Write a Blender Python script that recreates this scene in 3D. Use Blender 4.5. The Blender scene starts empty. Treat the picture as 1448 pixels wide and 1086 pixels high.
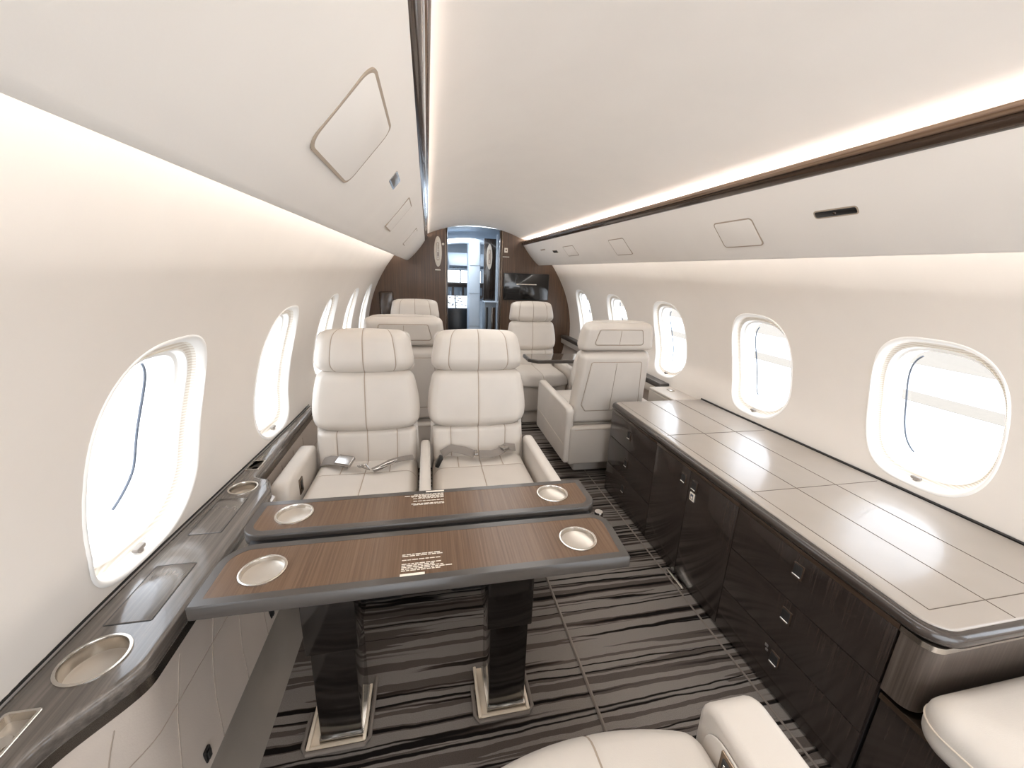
import bpy, bmesh, math, random
from mathutils import Vector, Matrix
random.seed(4)
PI = math.pi
S = bpy.context.scene
COL = S.collection

# ------------------------------------------------------------------ materials
def srgb(r, g, b):
    f = lambda c: (c/255/12.92) if c/255 <= .04045 else ((c/255+.055)/1.055)**2.4
    return (f(r), f(g), f(b), 1)

def newmat(name):
    m = bpy.data.materials.new(name); m.use_nodes = True
    nt = m.node_tree
    return m, nt, nt.nodes['Principled BSDF']

def noise(nt, scale=(1, 1, 1), s=5.0, detail=3, rough=.5, dist=0.0):
    tc = nt.nodes.new('ShaderNodeTexCoord'); mp = nt.nodes.new('ShaderNodeMapping')
    mp.inputs['Scale'].default_value = scale
    n = nt.nodes.new('ShaderNodeTexNoise'); n.inputs['Scale'].default_value = s
    n.inputs['Detail'].default_value = detail; n.inputs['Roughness'].default_value = rough
    n.inputs['Distortion'].default_value = dist
    nt.links.new(tc.outputs['Object'], mp.inputs['Vector']); nt.links.new(mp.outputs['Vector'], n.inputs['Vector'])
    return n

def ramp(nt, fac, stops, interp='LINEAR'):
    r = nt.nodes.new('ShaderNodeValToRGB'); r.color_ramp.interpolation = interp
    els = r.color_ramp.elements
    while len(els) < len(stops): els.new(.5)
    for e, (p, c) in zip(els, stops): e.position = p; e.color = c
    nt.links.new(fac, r.inputs['Fac'])
    return r

def plain(name, col, rough=.5, metal=0, bump=0, bs=200, coat=0, var=.04, spec=None):
    m, nt, b = newmat(name)
    n = noise(nt, s=6, detail=2)
    c1 = tuple(x*(1-var) for x in col[:3])+(1,); c2 = tuple(min(1, x*(1+var)) for x in col[:3])+(1,)
    r = ramp(nt, n.outputs['Fac'], [(.3, c1), (.7, c2)])
    nt.links.new(r.outputs['Color'], b.inputs['Base Color'])
    b.inputs['Roughness'].default_value = rough; b.inputs['Metallic'].default_value = metal
    b.inputs['Coat Weight'].default_value = coat; b.inputs['Coat Roughness'].default_value = .06
    if spec is not None: b.inputs['Specular IOR Level'].default_value = spec
    if bump:
        n2 = noise(nt, s=bs, detail=2); bp = nt.nodes.new('ShaderNodeBump')
        bp.inputs['Strength'].default_value = bump; bp.inputs['Distance'].default_value = .001
        nt.links.new(n2.outputs['Fac'], bp.inputs['Height']); nt.links.new(bp.outputs['Normal'], b.inputs['Normal'])
    return m

def wood(name, c1, c2, c3, scale, rough=.3, coat=.3, s=1.0):
    m, nt, b = newmat(name)
    n = noise(nt, scale=scale, s=s, detail=6, rough=.65)
    r = ramp(nt, n.outputs['Fac'], [(.32, c1), (.5, c2), (.68, c3)])
    nt.links.new(r.outputs['Color'], b.inputs['Base Color'])
    b.inputs['Roughness'].default_value = rough
    b.inputs['Coat Weight'].default_value = coat; b.inputs['Coat Roughness'].default_value = .08
    return m

M = {}
M['lining'] = plain('cabin lining', srgb(225, 218, 210), .75, var=.012, bump=.05, bs=300)
M['white_glow_trim'] = plain('white glow reveal', srgb(250, 248, 244), .45, var=.01)  # white frame colour, brightened to stand in for the glow around the windows
M['shade'] = plain('pleated shade frame', srgb(230, 222, 210), .7, var=.03)
M['leather'] = plain('cream leather', srgb(201, 193, 184), .42, bump=.25, bs=420, var=.035)
M['leather2'] = plain('taupe side leather', srgb(182, 173, 163), .45, bump=.25, bs=420, var=.035)
M['seam'] = plain('leather seam', srgb(158, 143, 127), .6)
M['pipe'] = plain('leather piping', srgb(214, 200, 184), .5)
M['panel_leather'] = plain('sidewall leather', srgb(180, 168, 157), .5, bump=.25, bs=300, var=.05)
M['panel_seam'] = plain('sidewall seam', srgb(150, 137, 125), .6)
M['toekick'] = plain('grey plush cove', srgb(140, 130, 120), .9, bump=.5, bs=250, var=.08)
M['dwood'] = wood('dark veneer', srgb(36, 29, 26), srgb(45, 37, 33), srgb(56, 47, 42), (110, 110, 1.6), .26, .5, 1.6)
M['ledgewood'] = wood('ledge veneer', srgb(72, 66, 61), srgb(90, 83, 77), srgb(108, 100, 93), (70, 1.2, 70), .2, .6, 1.6)
M['edge'] = plain('charcoal edge', srgb(66, 61, 57), .32, coat=.2, var=.05)
M['walnut'] = wood('walnut', srgb(88, 68, 53), srgb(101, 79, 62), srgb(115, 92, 74), (90, 1.2, 90), .24, .0, 1.7)
M['walnut'].node_tree.nodes['Principled BSDF'].inputs['Specular IOR Level'].default_value = .28
M['trimwood'] = wood('rail veneer', srgb(88, 66, 50), srgb(120, 94, 74), srgb(150, 124, 100), (60, .8, 60), .22, .6, 1.6)
M['bulk'] = wood('bulkhead veneer', srgb(70, 50, 34), srgb(84, 61, 43), srgb(97, 72, 51), (50, 50, 1.1), .42, .08, 1.6)
M['steel'] = plain('brushed steel', srgb(205, 199, 191), .2, metal=1, var=.06)
M['steel_dish'] = plain('satin dish', srgb(196, 188, 178), .36, metal=.8, var=.05)
M['chrome'] = plain('chrome', srgb(225, 222, 218), .1, metal=1)
M['bronze'] = plain('bronze strip', srgb(128, 112, 98), .25, metal=1)
M['black'] = plain('black plastic', srgb(18, 17, 17), .3)
M['gap'] = plain('shadow gap', srgb(30, 27, 25), .7)
M['graygap'] = plain('panel gap', srgb(160, 144, 127), .8)
M['screen'] = plain('screen glass', srgb(20, 18, 18), .12, coat=.4)
M['belt'] = plain('grey webbing', srgb(128, 120, 113), .7, bump=.5, bs=900)
M['buckle'] = plain('buckle', srgb(176, 172, 168), .25, metal=1)
M['placard'] = plain('white print', srgb(232, 222, 208), .6)
M['cream_plate'] = plain('cream floor plate', srgb(232, 216, 194), .3, var=.05)
M['seamstrip'] = plain('grey carpet seam', srgb(120, 110, 101), .9, bump=.5)
M['emblem'] = plain('pale emblem', srgb(214, 205, 192), .4)
M['bluewhite'] = plain('cool white wall', srgb(196, 208, 220), .5)
M['bluegrey'] = plain('cool grey ceiling', srgb(128, 142, 158), .5)
M['cockgrey'] = plain('cockpit grey', srgb(116, 126, 136), .5)
M['instr'] = plain('instrument brown', srgb(70, 60, 54), .5)
M['tarmac'] = plain('bright apron', (.9, .9, .9, 1), .9)
M['field'] = plain('dry grass', (.195, .168, .135, 1), .9)

M['sealblue'] = plain('blue grey seal', srgb(72, 80, 92), .5)
M['tabgrey'] = plain('grey tab', srgb(150, 142, 134), .4)
M['railDark'] = plain('dark gloss rail', srgb(62, 48, 38), .18, coat=.5)
M['dwood_lit'] = wood('lit dark veneer', srgb(66, 57, 51), srgb(80, 70, 63), srgb(94, 84, 76), (110, 110, 1.6), .3, .3, 1.6)  # dark veneer lightened; light from behind is put into the colour
M['lensgrey'] = plain('smoked lens', srgb(110, 104, 100), .3)
M['inlay'] = plain('credenza leather pad', srgb(164, 155, 146), .25, bump=.1, bs=300, var=.03, coat=.3)
M['padseam'] = plain('pad seam', srgb(92, 78, 66), .6)
M['topedge'] = plain('credenza edge', srgb(58, 50, 45), .22, coat=.5, var=.08)

M['blackwood'] = wood('black gloss wood', srgb(16, 13, 12), srgb(24, 20, 18), srgb(38, 32, 28), (2, 2, 40), .14, .6, 1.6)
M['glosswood'] = plain('dark mirror gloss', srgb(70, 62, 56), .08, coat=1)

def emis(name, col, st):
    m, nt, b = newmat(name)
    b.inputs['Base Color'].default_value = (.8, .8, .8, 1)
    b.inputs['Emission Color'].default_value = col; b.inputs['Emission Strength'].default_value = st
    return m
M['led'] = emis('warm led', (1, .96, .92, 1), 30)
M['led2'] = emis('warm wash led', (1, .965, .93, 1), 4.8)
M['skylit'] = emis('windshield daylight', (.92, .97, 1, 1), 2.2)
M['display'] = emis('lit display', (.75, .85, 1, 1), .9)
M['coollight'] = emis('cool vestibule light', (.8, .9, 1, 1), 3)

# glass
m, nt, b = newmat('window glass'); M['glass'] = m
out = nt.nodes['Material Output']; tr = nt.nodes.new('ShaderNodeBsdfTransparent'); gl = nt.nodes.new('ShaderNodeBsdfGlossy')
gl.inputs['Roughness'].default_value = .03; tr.inputs['Color'].default_value = (.97, .98, 1, 1)
mx = nt.nodes.new('ShaderNodeMixShader'); mx.inputs[0].default_value = .05
nt.links.new(tr.outputs[0], mx.inputs[1]); nt.links.new(gl.outputs[0], mx.inputs[2]); nt.links.new(mx.outputs[0], out.inputs['Surface'])

# carpet: hand-tufted cross stripes
m, nt, b = newmat('striped carpet'); M['carpet'] = m
def stripe_noise(sx, sy, wob, wobs, det):
    tc = nt.nodes.new('ShaderNodeTexCoord'); w = nt.nodes.new('ShaderNodeTexNoise'); w.inputs['Scale'].default_value = wobs; w.inputs['Detail'].default_value = 3
    sep = nt.nodes.new('ShaderNodeSeparateXYZ'); nt.links.new(tc.outputs['Object'], sep.inputs[0]); nt.links.new(tc.outputs['Object'], w.inputs['Vector'])
    mx_ = nt.nodes.new('ShaderNodeMath'); mx_.operation = 'MULTIPLY'; mx_.inputs[1].default_value = sx; nt.links.new(sep.outputs[0], mx_.inputs[0])
    ad = nt.nodes.new('ShaderNodeMath'); ad.operation = 'MULTIPLY_ADD'; ad.inputs[1].default_value = wob; nt.links.new(w.outputs['Fac'], ad.inputs[0]); nt.links.new(sep.outputs[1], ad.inputs[2])
    my = nt.nodes.new('ShaderNodeMath'); my.operation = 'MULTIPLY'; my.inputs[1].default_value = sy; nt.links.new(ad.outputs[0], my.inputs[0])
    cb = nt.nodes.new('ShaderNodeCombineXYZ'); nt.links.new(mx_.outputs[0], cb.inputs[0]); nt.links.new(my.outputs[0], cb.inputs[1])
    n = nt.nodes.new('ShaderNodeTexNoise'); n.inputs['Scale'].default_value = 1; n.inputs['Detail'].default_value = det; n.inputs['Roughness'].default_value = .55
    nt.links.new(cb.outputs[0], n.inputs['Vector']); return n
n1 = stripe_noise(.26, 12, .018, 7, 2.5)
n2 = stripe_noise(.40, 25, .014, 10, 1.5)
n3 = noise(nt, s=420, detail=2)
taupe, mid, drk, blk = srgb(130, 122, 115), srgb(88, 79, 73), srgb(66, 56, 50), srgb(24, 20, 18)
r1 = ramp(nt, n1.outputs['Fac'], [(.0, blk), (.355, blk), (.37, drk), (.39, mid), (.405, taupe), (.53, taupe), (.538, drk), (.55, blk), (.572, blk), (.582, taupe), (.66, taupe), (.67, mid)])
r2 = ramp(nt, n2.outputs['Fac'], [(.0, blk), (.33, blk), (.355, mid), (.40, mid), (.44, (1, 1, 1, 1)), (.56, (1, 1, 1, 1)), (.57, mid), (.69, mid), (.71, blk)])
mixc = nt.nodes.new('ShaderNodeMix'); mixc.data_type = 'RGBA'; mixc.blend_type = 'DARKEN'; mixc.inputs[0].default_value = 1
nt.links.new(r1.outputs['Color'], mixc.inputs[6]); nt.links.new(r2.outputs['Color'], mixc.inputs[7])
r3 = ramp(nt, n3.outputs['Fac'], [(.3, (.72, .72, .72, 1)), (.7, (1.0, 1.0, 1.0, 1))])
mul = nt.nodes.new('ShaderNodeMix'); mul.data_type = 'RGBA'; mul.blend_type = 'MULTIPLY'; mul.inputs[0].default_value = 1
nt.links.new(mixc.outputs[2], mul.inputs[6]); nt.links.new(r3.outputs['Color'], mul.inputs[7])
nt.links.new(mul.outputs[2], b.inputs['Base Color']); b.inputs['Roughness'].default_value = .95
b.inputs['Specular IOR Level'].default_value = .1
bp = nt.nodes.new('ShaderNodeBump'); bp.inputs['Strength'].default_value = .6; bp.inputs['Distance'].default_value = .002
nt.links.new(n3.outputs['Fac'], bp.inputs['Height']); nt.links.new(bp.outputs['Normal'], b.inputs['Normal'])

# pleated shade lines
m, nt, b = newmat('pleated blind'); M['pleat'] = m
tc = nt.nodes.new('ShaderNodeTexCoord'); wv = nt.nodes.new('ShaderNodeTexWave'); wv.bands_direction = 'Z'
wv.inputs['Scale'].default_value = 38; wv.inputs['Distortion'].default_value = .2
nt.links.new(tc.outputs['Object'], wv.inputs['Vector'])
r = ramp(nt, wv.outputs['Fac'], [(.2, srgb(230, 222, 210)), (.8, srgb(250, 246, 238))])
nt.links.new(r.outputs['Color'], b.inputs['Base Color']); b.inputs['Roughness'].default_value = .8

# ------------------------------------------------------------------ mesh helpers
def finish(bm, ang=38):
    bmesh.ops.recalc_face_normals(bm, faces=bm.faces[:])
    for f in bm.faces: f.smooth = True
    a = math.radians(ang)
    for e in bm.edges:
        if len(e.link_faces) == 2:
            try: e.smooth = e.calc_face_angle() < a
            except Exception: pass
        else: e.smooth = False

def obj(name, bm, mats, parent=None, loc=None, ang=38):
    finish(bm, ang)
    me = bpy.data.meshes.new(name); bm.to_mesh(me); bm.free()
    if not isinstance(mats, (list, tuple)): mats = [mats]
    for k in mats: me.materials.append(M[k] if isinstance(k, str) else k)
    o = bpy.data.objects.new(name, me); COL.objects.link(o)
    if parent: o.parent = parent
    if loc: o.location = loc
    return o

def tag(o, label=None, cat=None, group=None, kind=None):
    if label: o['label'] = label
    if cat: o['category'] = cat
    if group: o['group'] = group
    if kind: o['kind'] = kind
    return o

def empty(name, label, cat, loc=(0, 0, 0), rz=0, group=None):
    o = bpy.data.objects.new(name, None); COL.objects.link(o); o.empty_display_size = .1
    o.location = loc; o.rotation_euler = (0, 0, rz)
    return tag(o, label, cat, group)

def struct(name, bm, mats, parent=None, ang=38):
    o = obj(name, bm, mats, parent, ang=ang)
    if parent is None: o['kind'] = 'structure'
    return o

def dup(o, parent=None, loc=None):
    c = o.copy(); COL.objects.link(c)
    if parent: c.parent = parent
    if loc: c.location = loc
    for ch in list(o.children): dup(ch, c)
    return c

def NB(): return bmesh.new()

def box(bm, c, s, r=0.0, seg=2, mat=0, rot=None):
    """box centred at c, size s, all edges rounded by r"""
    t = bmesh.new(); bmesh.ops.create_cube(t, size=1)
    for v in t.verts: v.co = Vector((v.co.x*s[0], v.co.y*s[1], v.co.z*s[2]))
    if r: bmesh.ops.bevel(t, geom=t.edges[:], offset=min(r, min(s)*.49), segments=seg, profile=.5, affect='EDGES', clamp_overlap=True)
    mt = Matrix.Translation(c) @ (rot.to_4x4() if rot is not None else Matrix())
    merge(bm, t, mt, mat)
    return bm

def merge(bm, t, mt=None, mat=None):
    vm = {}
    for v in t.verts: vm[v] = bm.verts.new(mt @ v.co if mt is not None else v.co)
    for f in t.faces:
        try:
            nf = bm.faces.new([vm[v] for v in f.verts]); nf.material_index = f.material_index if mat is None else mat
        except ValueError: pass
    t.free()

def lathe(bm, c, prof, n=32, mat=0, axis='Z', rot=None):
    """prof: list of (radius, height)"""
    t = bmesh.new(); rings = []
    for r_, h in prof:
        if r_ < 1e-6: rings.append([t.verts.new((0, 0, h))])
        else: rings.append([t.verts.new((r_*math.cos(2*PI*i/n), r_*math.sin(2*PI*i/n), h)) for i in range(n)])
    for a, b in zip(rings, rings[1:]):
        for i in range(n):
            j = (i+1) % n
            if len(a) == 1 and len(b) == 1: continue
            if len(a) == 1: t.faces.new([a[0], b[i], b[j]])
            elif len(b) == 1: t.faces.new([a[i], a[j], b[0]])
            else: t.faces.new([a[i], a[j], b[j], b[i]])
    mt = Matrix.Translation(c)
    if rot is not None: mt = mt @ rot.to_4x4()
    merge(bm, t, mt, mat)

def tube(bm, pts, r, n=6, mat=0):
    pts = [Vector(p) for p in pts]; rings = []
    for i, p in enumerate(pts):
        d = (pts[min(i+1, len(pts)-1)]-pts[max(i-1, 0)]).normalized()
        a = d.orthogonal().normalized() if i == 0 else (pa - d*pa.dot(d)).normalized()
        pa = a; b = d.cross(a)
        rings.append([bm.verts.new(p+(a*math.cos(2*PI*k/n)+b*math.sin(2*PI*k/n))*r) for k in range(n)])
    for u, v in zip(rings, rings[1:]):
        for k in range(n):
            f = bm.faces.new([u[k], u[(k+1) % n], v[(k+1) % n], v[k]]); f.material_index = mat
    for e in (rings[0], rings[-1]):
        f = bm.faces.new(e); f.material_index = mat

def sweep(bm, prof, path, mat=0, closed_prof=True):
    """prof: list of (x,z) swept along Y values path"""
    rings = [[bm.verts.new((x, y, z)) for x, z in prof] for y in path]
    n = len(prof)
    for a, b in zip(rings, rings[1:]):
        for i in range(n if closed_prof else n-1):
            j = (i+1) % n
            f = bm.faces.new([a[i], a[j], b[j], b[i]]); f.material_index = mat
    if closed_prof:
        for e in (rings[0], rings[-1]):
            try: f = bm.faces.new(e); f.material_index = mat
            except ValueError: pass

def rpoly(pts, seg=6):
    """pts [(x,y,r)] -> rounded CCW outline"""
    out = []; n = len(pts)
    for i, (x, y, r) in enumerate(pts):
        p = Vector((x, y)); a = Vector(pts[i-1][:2]); c = Vector(pts[(i+1) % n][:2])
        if r <= 0: out.append(p); continue
        u = (a-p).normalized(); v = (c-p).normalized()
        ang = math.acos(max(-1, min(1, u.dot(v)))); d = r/math.tan(ang/2)
        d = min(d, (a-p).length*.5, (c-p).length*.5); rr = d*math.tan(ang/2)
        cen = p+(u+v).normalized()*(rr/math.sin(ang/2))
        s = p+u*d-cen; e = p+v*d-cen
        a0 = math.atan2(s.y, s.x); a1 = math.atan2(e.y, e.x); da = (a1-a0+PI) % (2*PI)-PI
        for k in range(seg+1):
            t = a0+da*k/seg; out.append(cen+Vector((math.cos(t), math.sin(t)))*rr)
    area = sum(out[i-1].x*out[i].y-out[i].x*out[i-1].y for i in range(len(out)))
    if area < 0: out.reverse()
    return out

def inset(pl, d):
    n = len(pl); res = []
    for i in range(n):
        a, p, c = pl[i-1], pl[i], pl[(i+1) % n]
        e1 = (p-a); e2 = (c-p)
        if e1.length < 1e-7: e1 = e2
        if e2.length < 1e-7: e2 = e1
        n1 = Vector((-e1.y, e1.x)).normalized(); n2 = Vector((-e2.y, e2.x)).normalized()
        m_ = (n1+n2)
        m_ = m_/max(.3, m_.length_squared)*2 if m_.length > 1e-6 else n1
        res.append(p+m_*d)
    return res

def circ(x, y, r, n=28): return [Vector((x+r*math.cos(2*PI*i/n), y+r*math.sin(2*PI*i/n))) for i in range(n)]

def slab(bm, outline, prof, holes=(), mat=0, hz=None):
    """outline CCW list of 2D; prof: [(inset, z)...] bottom->top; holes: list of 2D loops through the whole slab"""
    rings = [[bm.verts.new((p.x, p.y, z)) for p in (inset(outline, d) if d else outline)] for d, z in prof]
    n = len(outline)
    for a, b in zip(rings, rings[1:]):
        for i in range(n):
            j = (i+1) % n
            f = bm.faces.new([a[i], a[j], b[j], b[i]]); f.material_index = mat
    zt, zb = prof[-1][1], prof[0][1]
    for ring, z in ((rings[-1], zt), (rings[0], zb)):
        edges = [bm.edges.get((ring[i], ring[(i+1) % n])) for i in range(n)]
        hl = []
        for h in holes:
            hv = [bm.verts.new((p.x, p.y, z)) for p in h]; hl.append(hv)
            edges += [bm.edges.new((hv[i], hv[(i+1) % len(hv)])) for i in range(len(hv))]
        if holes:
            r = bmesh.ops.triangle_fill(bm, use_beauty=True, use_dissolve=False, edges=edges)
            for g in r['geom']:
                if isinstance(g, bmesh.types.BMFace): g.material_index = mat
            if z == zt: top = hl
            else:
                for a, b in zip(top, hl):
                    k = len(a)
                    for i in range(k):
                        f = bm.faces.new([a[i], a[(i+1) % k], b[(i+1) % k], b[i]]); f.material_index = mat
        else:
            f = bm.faces.new(ring); f.material_index = mat

def samples(w, edges, seams, base=14, ew=.03):
    """parameter samples in [0,1] across width w (m): dense at both edges and at seams"""
    s = set()
    for i in range(base+1): s.add(round(i/base, 4))
    for i in range(7):
        t = ew/w*(1-math.cos(PI/2*i/6)); s.add(round(t, 5)); s.add(round(1-t, 5))
    for q in seams:
        for d in (-.012, -.006, -.0022, 0.0022, .006, .012):
            t = q+d/w
            if 0 < t < 1: s.add(round(t, 5))
    l = sorted(s); o = [l[0]]
    for x in l[1:]:
        if x-o[-1] > .0012/w or x == 1: o.append(x)
    return o

def cushion(bm, w0, w1, h, T, useams=(), vseams=(), r=.03, back=.02, bulge=0.0, mt=None, corner=.03, groove=.005, side=.0, mats=(0, 1), wmid=None, sag=0.0, crown=0.0, peak=.5):
    """puffed pad: x across (w0 bottom, w1 top), z up (0..h), puffs toward -y by T; grooves at seams"""
    useams = [(q, 0, 1) if not isinstance(q, tuple) else q for q in useams]
    us = samples((w0+w1)/2, 0, [q[0] for q in useams], 12, r); vs = samples(h, 0, vseams, 10, r)
    def rr(d, r_): t = min(1, max(0, d/r_)); return math.sqrt(max(0, 1-(1-t)**2))
    F, B = [], []
    for v in vs:
        rf, rb = [], []
        w = w0+(w1-w0)*v
        if wmid: w += wmid*(1-((v-peak)/(peak if v < peak else 1-peak))**2)
        dv = min(v, 1-v)*h
        ww = w-2*corner*(1-rr(dv, corner))
        for u in us:
            x = (u-.5)*ww; du = min(u, 1-u)*ww
            z = v*h
            f = rr(du, r)*rr(dv, r)
            g = 0
            for q, qa, qb in useams:
                if qa <= v <= qb: g = max(g, math.exp(-((u-q)*ww/.0045)**2))
            for q in vseams: g = max(g, math.exp(-((v-q)*h/.0045)**2))
            # soft quilting around seams
            q2 = 0
            for q, qa, qb in useams:
                if qa <= v <= qb: q2 = max(q2, math.exp(-((u-q)*ww/.022)**2))
            for q in vseams: q2 = max(q2, math.exp(-((v-q)*h/.022)**2))
            y = -T*f*(1+bulge*4*v*(1-v)*(1-(2*u-1)**2)) + (groove*.6*g+groove*.45*q2)*f + side*(2*u-1)**2*-1
            arch = 1-(2*u-1)**2; z += -sag*(1-v)*arch+crown*v*arch
            rf.append(bm.verts.new((x, y, z)))
            rb.append(bm.verts.new((x, back*f, z)) if 0 < u < 1 and 0 < v < 1 else rf[-1])
        F.append(rf); B.append(rb)
    def issm(a, b, qs, L):
        return any(abs((a+b)/2-q)*L < .0018 for q in qs)
    for j in range(len(vs)-1):
        for i in range(len(us)-1):
            sm = issm(us[i], us[i+1], [q[0] for q in useams if q[1] <= (vs[j]+vs[j+1])/2 <= q[2]], (w0+w1)/2) or issm(vs[j], vs[j+1], vseams, h)
            for G, k in ((F, 0), (B, 1)):
                q = [G[j][i], G[j][i+1], G[j+1][i+1], G[j+1][i]]
                if k: q.reverse()
                q = list(dict.fromkeys(q))
                if len(q) < 3: continue
                try:
                    f = bm.faces.new(q); f.material_index = mats[1] if (sm and not k) else mats[0]
                except ValueError: pass
    return bm

def cush_obj(name, parent, mt, *a, mats=('leather', 'seam'), **k):
    t = bmesh.new(); cushion(t, *a, **k)
    t.transform(mt)
    return obj(name, t, list(mats), parent, ang=70)

def T3(x=0, y=0, z=0, rx=0, ry=0, rz=0):
    return Matrix.Translation((x, y, z)) @ Matrix.Rotation(rz, 4, 'Z') @ Matrix.Rotation(ry, 4, 'Y') @ Matrix.Rotation(rx, 4, 'X')
#@@SETTING
# ------------------------------------------------------------------ camera
CAM = Vector((-.556, 0, 1.36))
cd = bpy.data.cameras.new('camera'); cam = bpy.data.objects.new('camera', cd); COL.objects.link(cam); S.camera = cam
cd.sensor_width = 36; cd.lens = 36*566.4/1448; cd.clip_start = .02; cd.clip_end = 500
yaw, pit, rol = math.radians(12.10), math.radians(15.67), math.radians(2.07)
Fv = Vector((math.sin(yaw)*math.cos(pit), math.cos(yaw)*math.cos(pit), -math.sin(pit)))
Rv = Vector((math.cos(yaw), -math.sin(yaw), 0)); Uv = Rv.cross(Fv)
R2 = Rv*math.cos(rol)+Uv*math.sin(rol); U2 = -Rv*math.sin(rol)+Uv*math.cos(rol)
cam.matrix_world = Matrix.Translation(CAM) @ Matrix((R2, U2, -Fv)).transposed().to_4x4()

# ------------------------------------------------------------------ shell
def sstep(t): t = max(0, min(1, t)); return t*t*(3-2*t)
def ledge_edge(y):      # half-width of the inner edge of the left ledge
    return 1.172-.082*sstep((y-.56)/.17)*(1-sstep((y-1.405)/.05))
YA, YB = -1.25, 4.92            # aft opening, forward bulkhead
PROF = [(1.235, .50), (1.24, .62), (1.235, .74), (1.21, .90), (1.168, 1.05), (1.115, 1.18), (1.05, 1.30), (.975, 1.42), (.885, 1.53), (.78, 1.635), (.665, 1.715), (.64, 1.736)]
def wx(z):
    if z <= PROF[0][1]: return PROF[0][0]
    for (x0, z0), (x1, z1) in zip(PROF, PROF[1:]):
        if z <= z1: return x0+(x1-x0)*(z-z0)/(z1-z0)
    return PROF[-1][0]
def wxs(z):  # smoothed
    return sum(wx(z+(k-6)*.016)*(7-abs(k-6)) for k in range(13))/49
def wX(side, y, z):
    t = sstep((y-.5)/1.9) if side < 0 else sstep((y-.5)/1.9)
    g = (.048-.085*t) if side < 0 else (.004-.058*t)
    g *= 1-sstep((y-3.5)/1.4)
    h = sstep((.80-z)/.2)
    return wxs(z)+g*h
def cz(x): return max(1.85-.108*(abs(x)/.535)**2.2, 1.734)      # ceiling dome

WY = {1: [-.59, .22, 1.03, 1.81, 2.665, 3.51, 4.36], -1: [-.59, .22, 1.026, 1.836, 2.69, 3.51, 4.36]}
WA, WB, WZ, WE = .202, .273, .912, 2.9
NW = 72
def wout(k, i):
    t = 2*PI*i/NW; c, s_ = math.cos(t), math.sin(t); e = 2/WE
    return k*WA*math.copysign(abs(c)**e, c), k*WB*math.copysign(abs(s_)**e, s_)

for side, nm in ((-1, 'left'), (1, 'right')):
    bm = NB(); ys = WY[side]
    bnd = [YA]+[(a+b)/2 for a, b in zip(ys, ys[1:])]+[YB]
    zlo, zhi = .50, 1.736
    for k, yc in enumerate(ys):
        hl, hr = yc-bnd[k], bnd[k+1]-yc; rings = []
        for q in (0, .02, .05, .1, .16, .23, .3, .37, .44, .51, .58, .65, .72, .79, .86, .93, 1):
            ring = []
            for i in range(NW):
                t = 2*PI*i/NW; c, s_ = math.cos(t), math.sin(t); mx_ = max(abs(c), abs(s_))
                oy = c/mx_*(hr if c > 0 else hl); oz = s_/mx_*((zhi-WZ) if s_ > 0 else (WZ-zlo))
                iy, iz = wout(1, i)
                y, z = yc+iy+(oy-iy)*q, WZ+iz+(oz-iz)*q
                ring.append(bm.verts.new((side*wX(side, y, z), y, z)))
            rings.append(ring)
        for a, b_ in zip(rings, rings[1:]):
            for i in range(NW):
                j = (i+1) % NW; bm.faces.new([a[i], a[j], b_[j], b_[i]])
    # lower leather dado and plush cove
    struct('wall_'+nm, bm, 'lining', ang=60)
    bm = NB(); base = [(1.095, .56), (1.10, .5), (1.105, .4), (1.10, .3), (1.085, .2)]
    ysd = [YA+i*(YB-YA)/300 for i in range(301)]; rows = []
    for y in ysd:
        et = ledge_edge(y) if side < 0 else 1.17
        rows.append([bm.verts.new((side*(x+(et+.012-1.095)*max(0, (z-.2)/.36)**.8), y, z)) for x, z in base])
    for a, b_ in zip(rows, rows[1:]):
        for i in range(len(base)-1): bm.faces.new([a[i], a[i+1], b_[i+1], b_[i]])
    struct('trim_%d' % (1 if side < 0 else 2), bm, 'panel_leather', ang=60)
    bm = NB(); sweep(bm, [(side*x, z) for x, z in [(1.085, .2), (1.09, .17), (1.085, .1), (1.07, .04), (1.045, .0)]], [YA, YB], closed_prof=False)
    struct('baseboard_'+nm, bm, 'toekick', ang=60)

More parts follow.
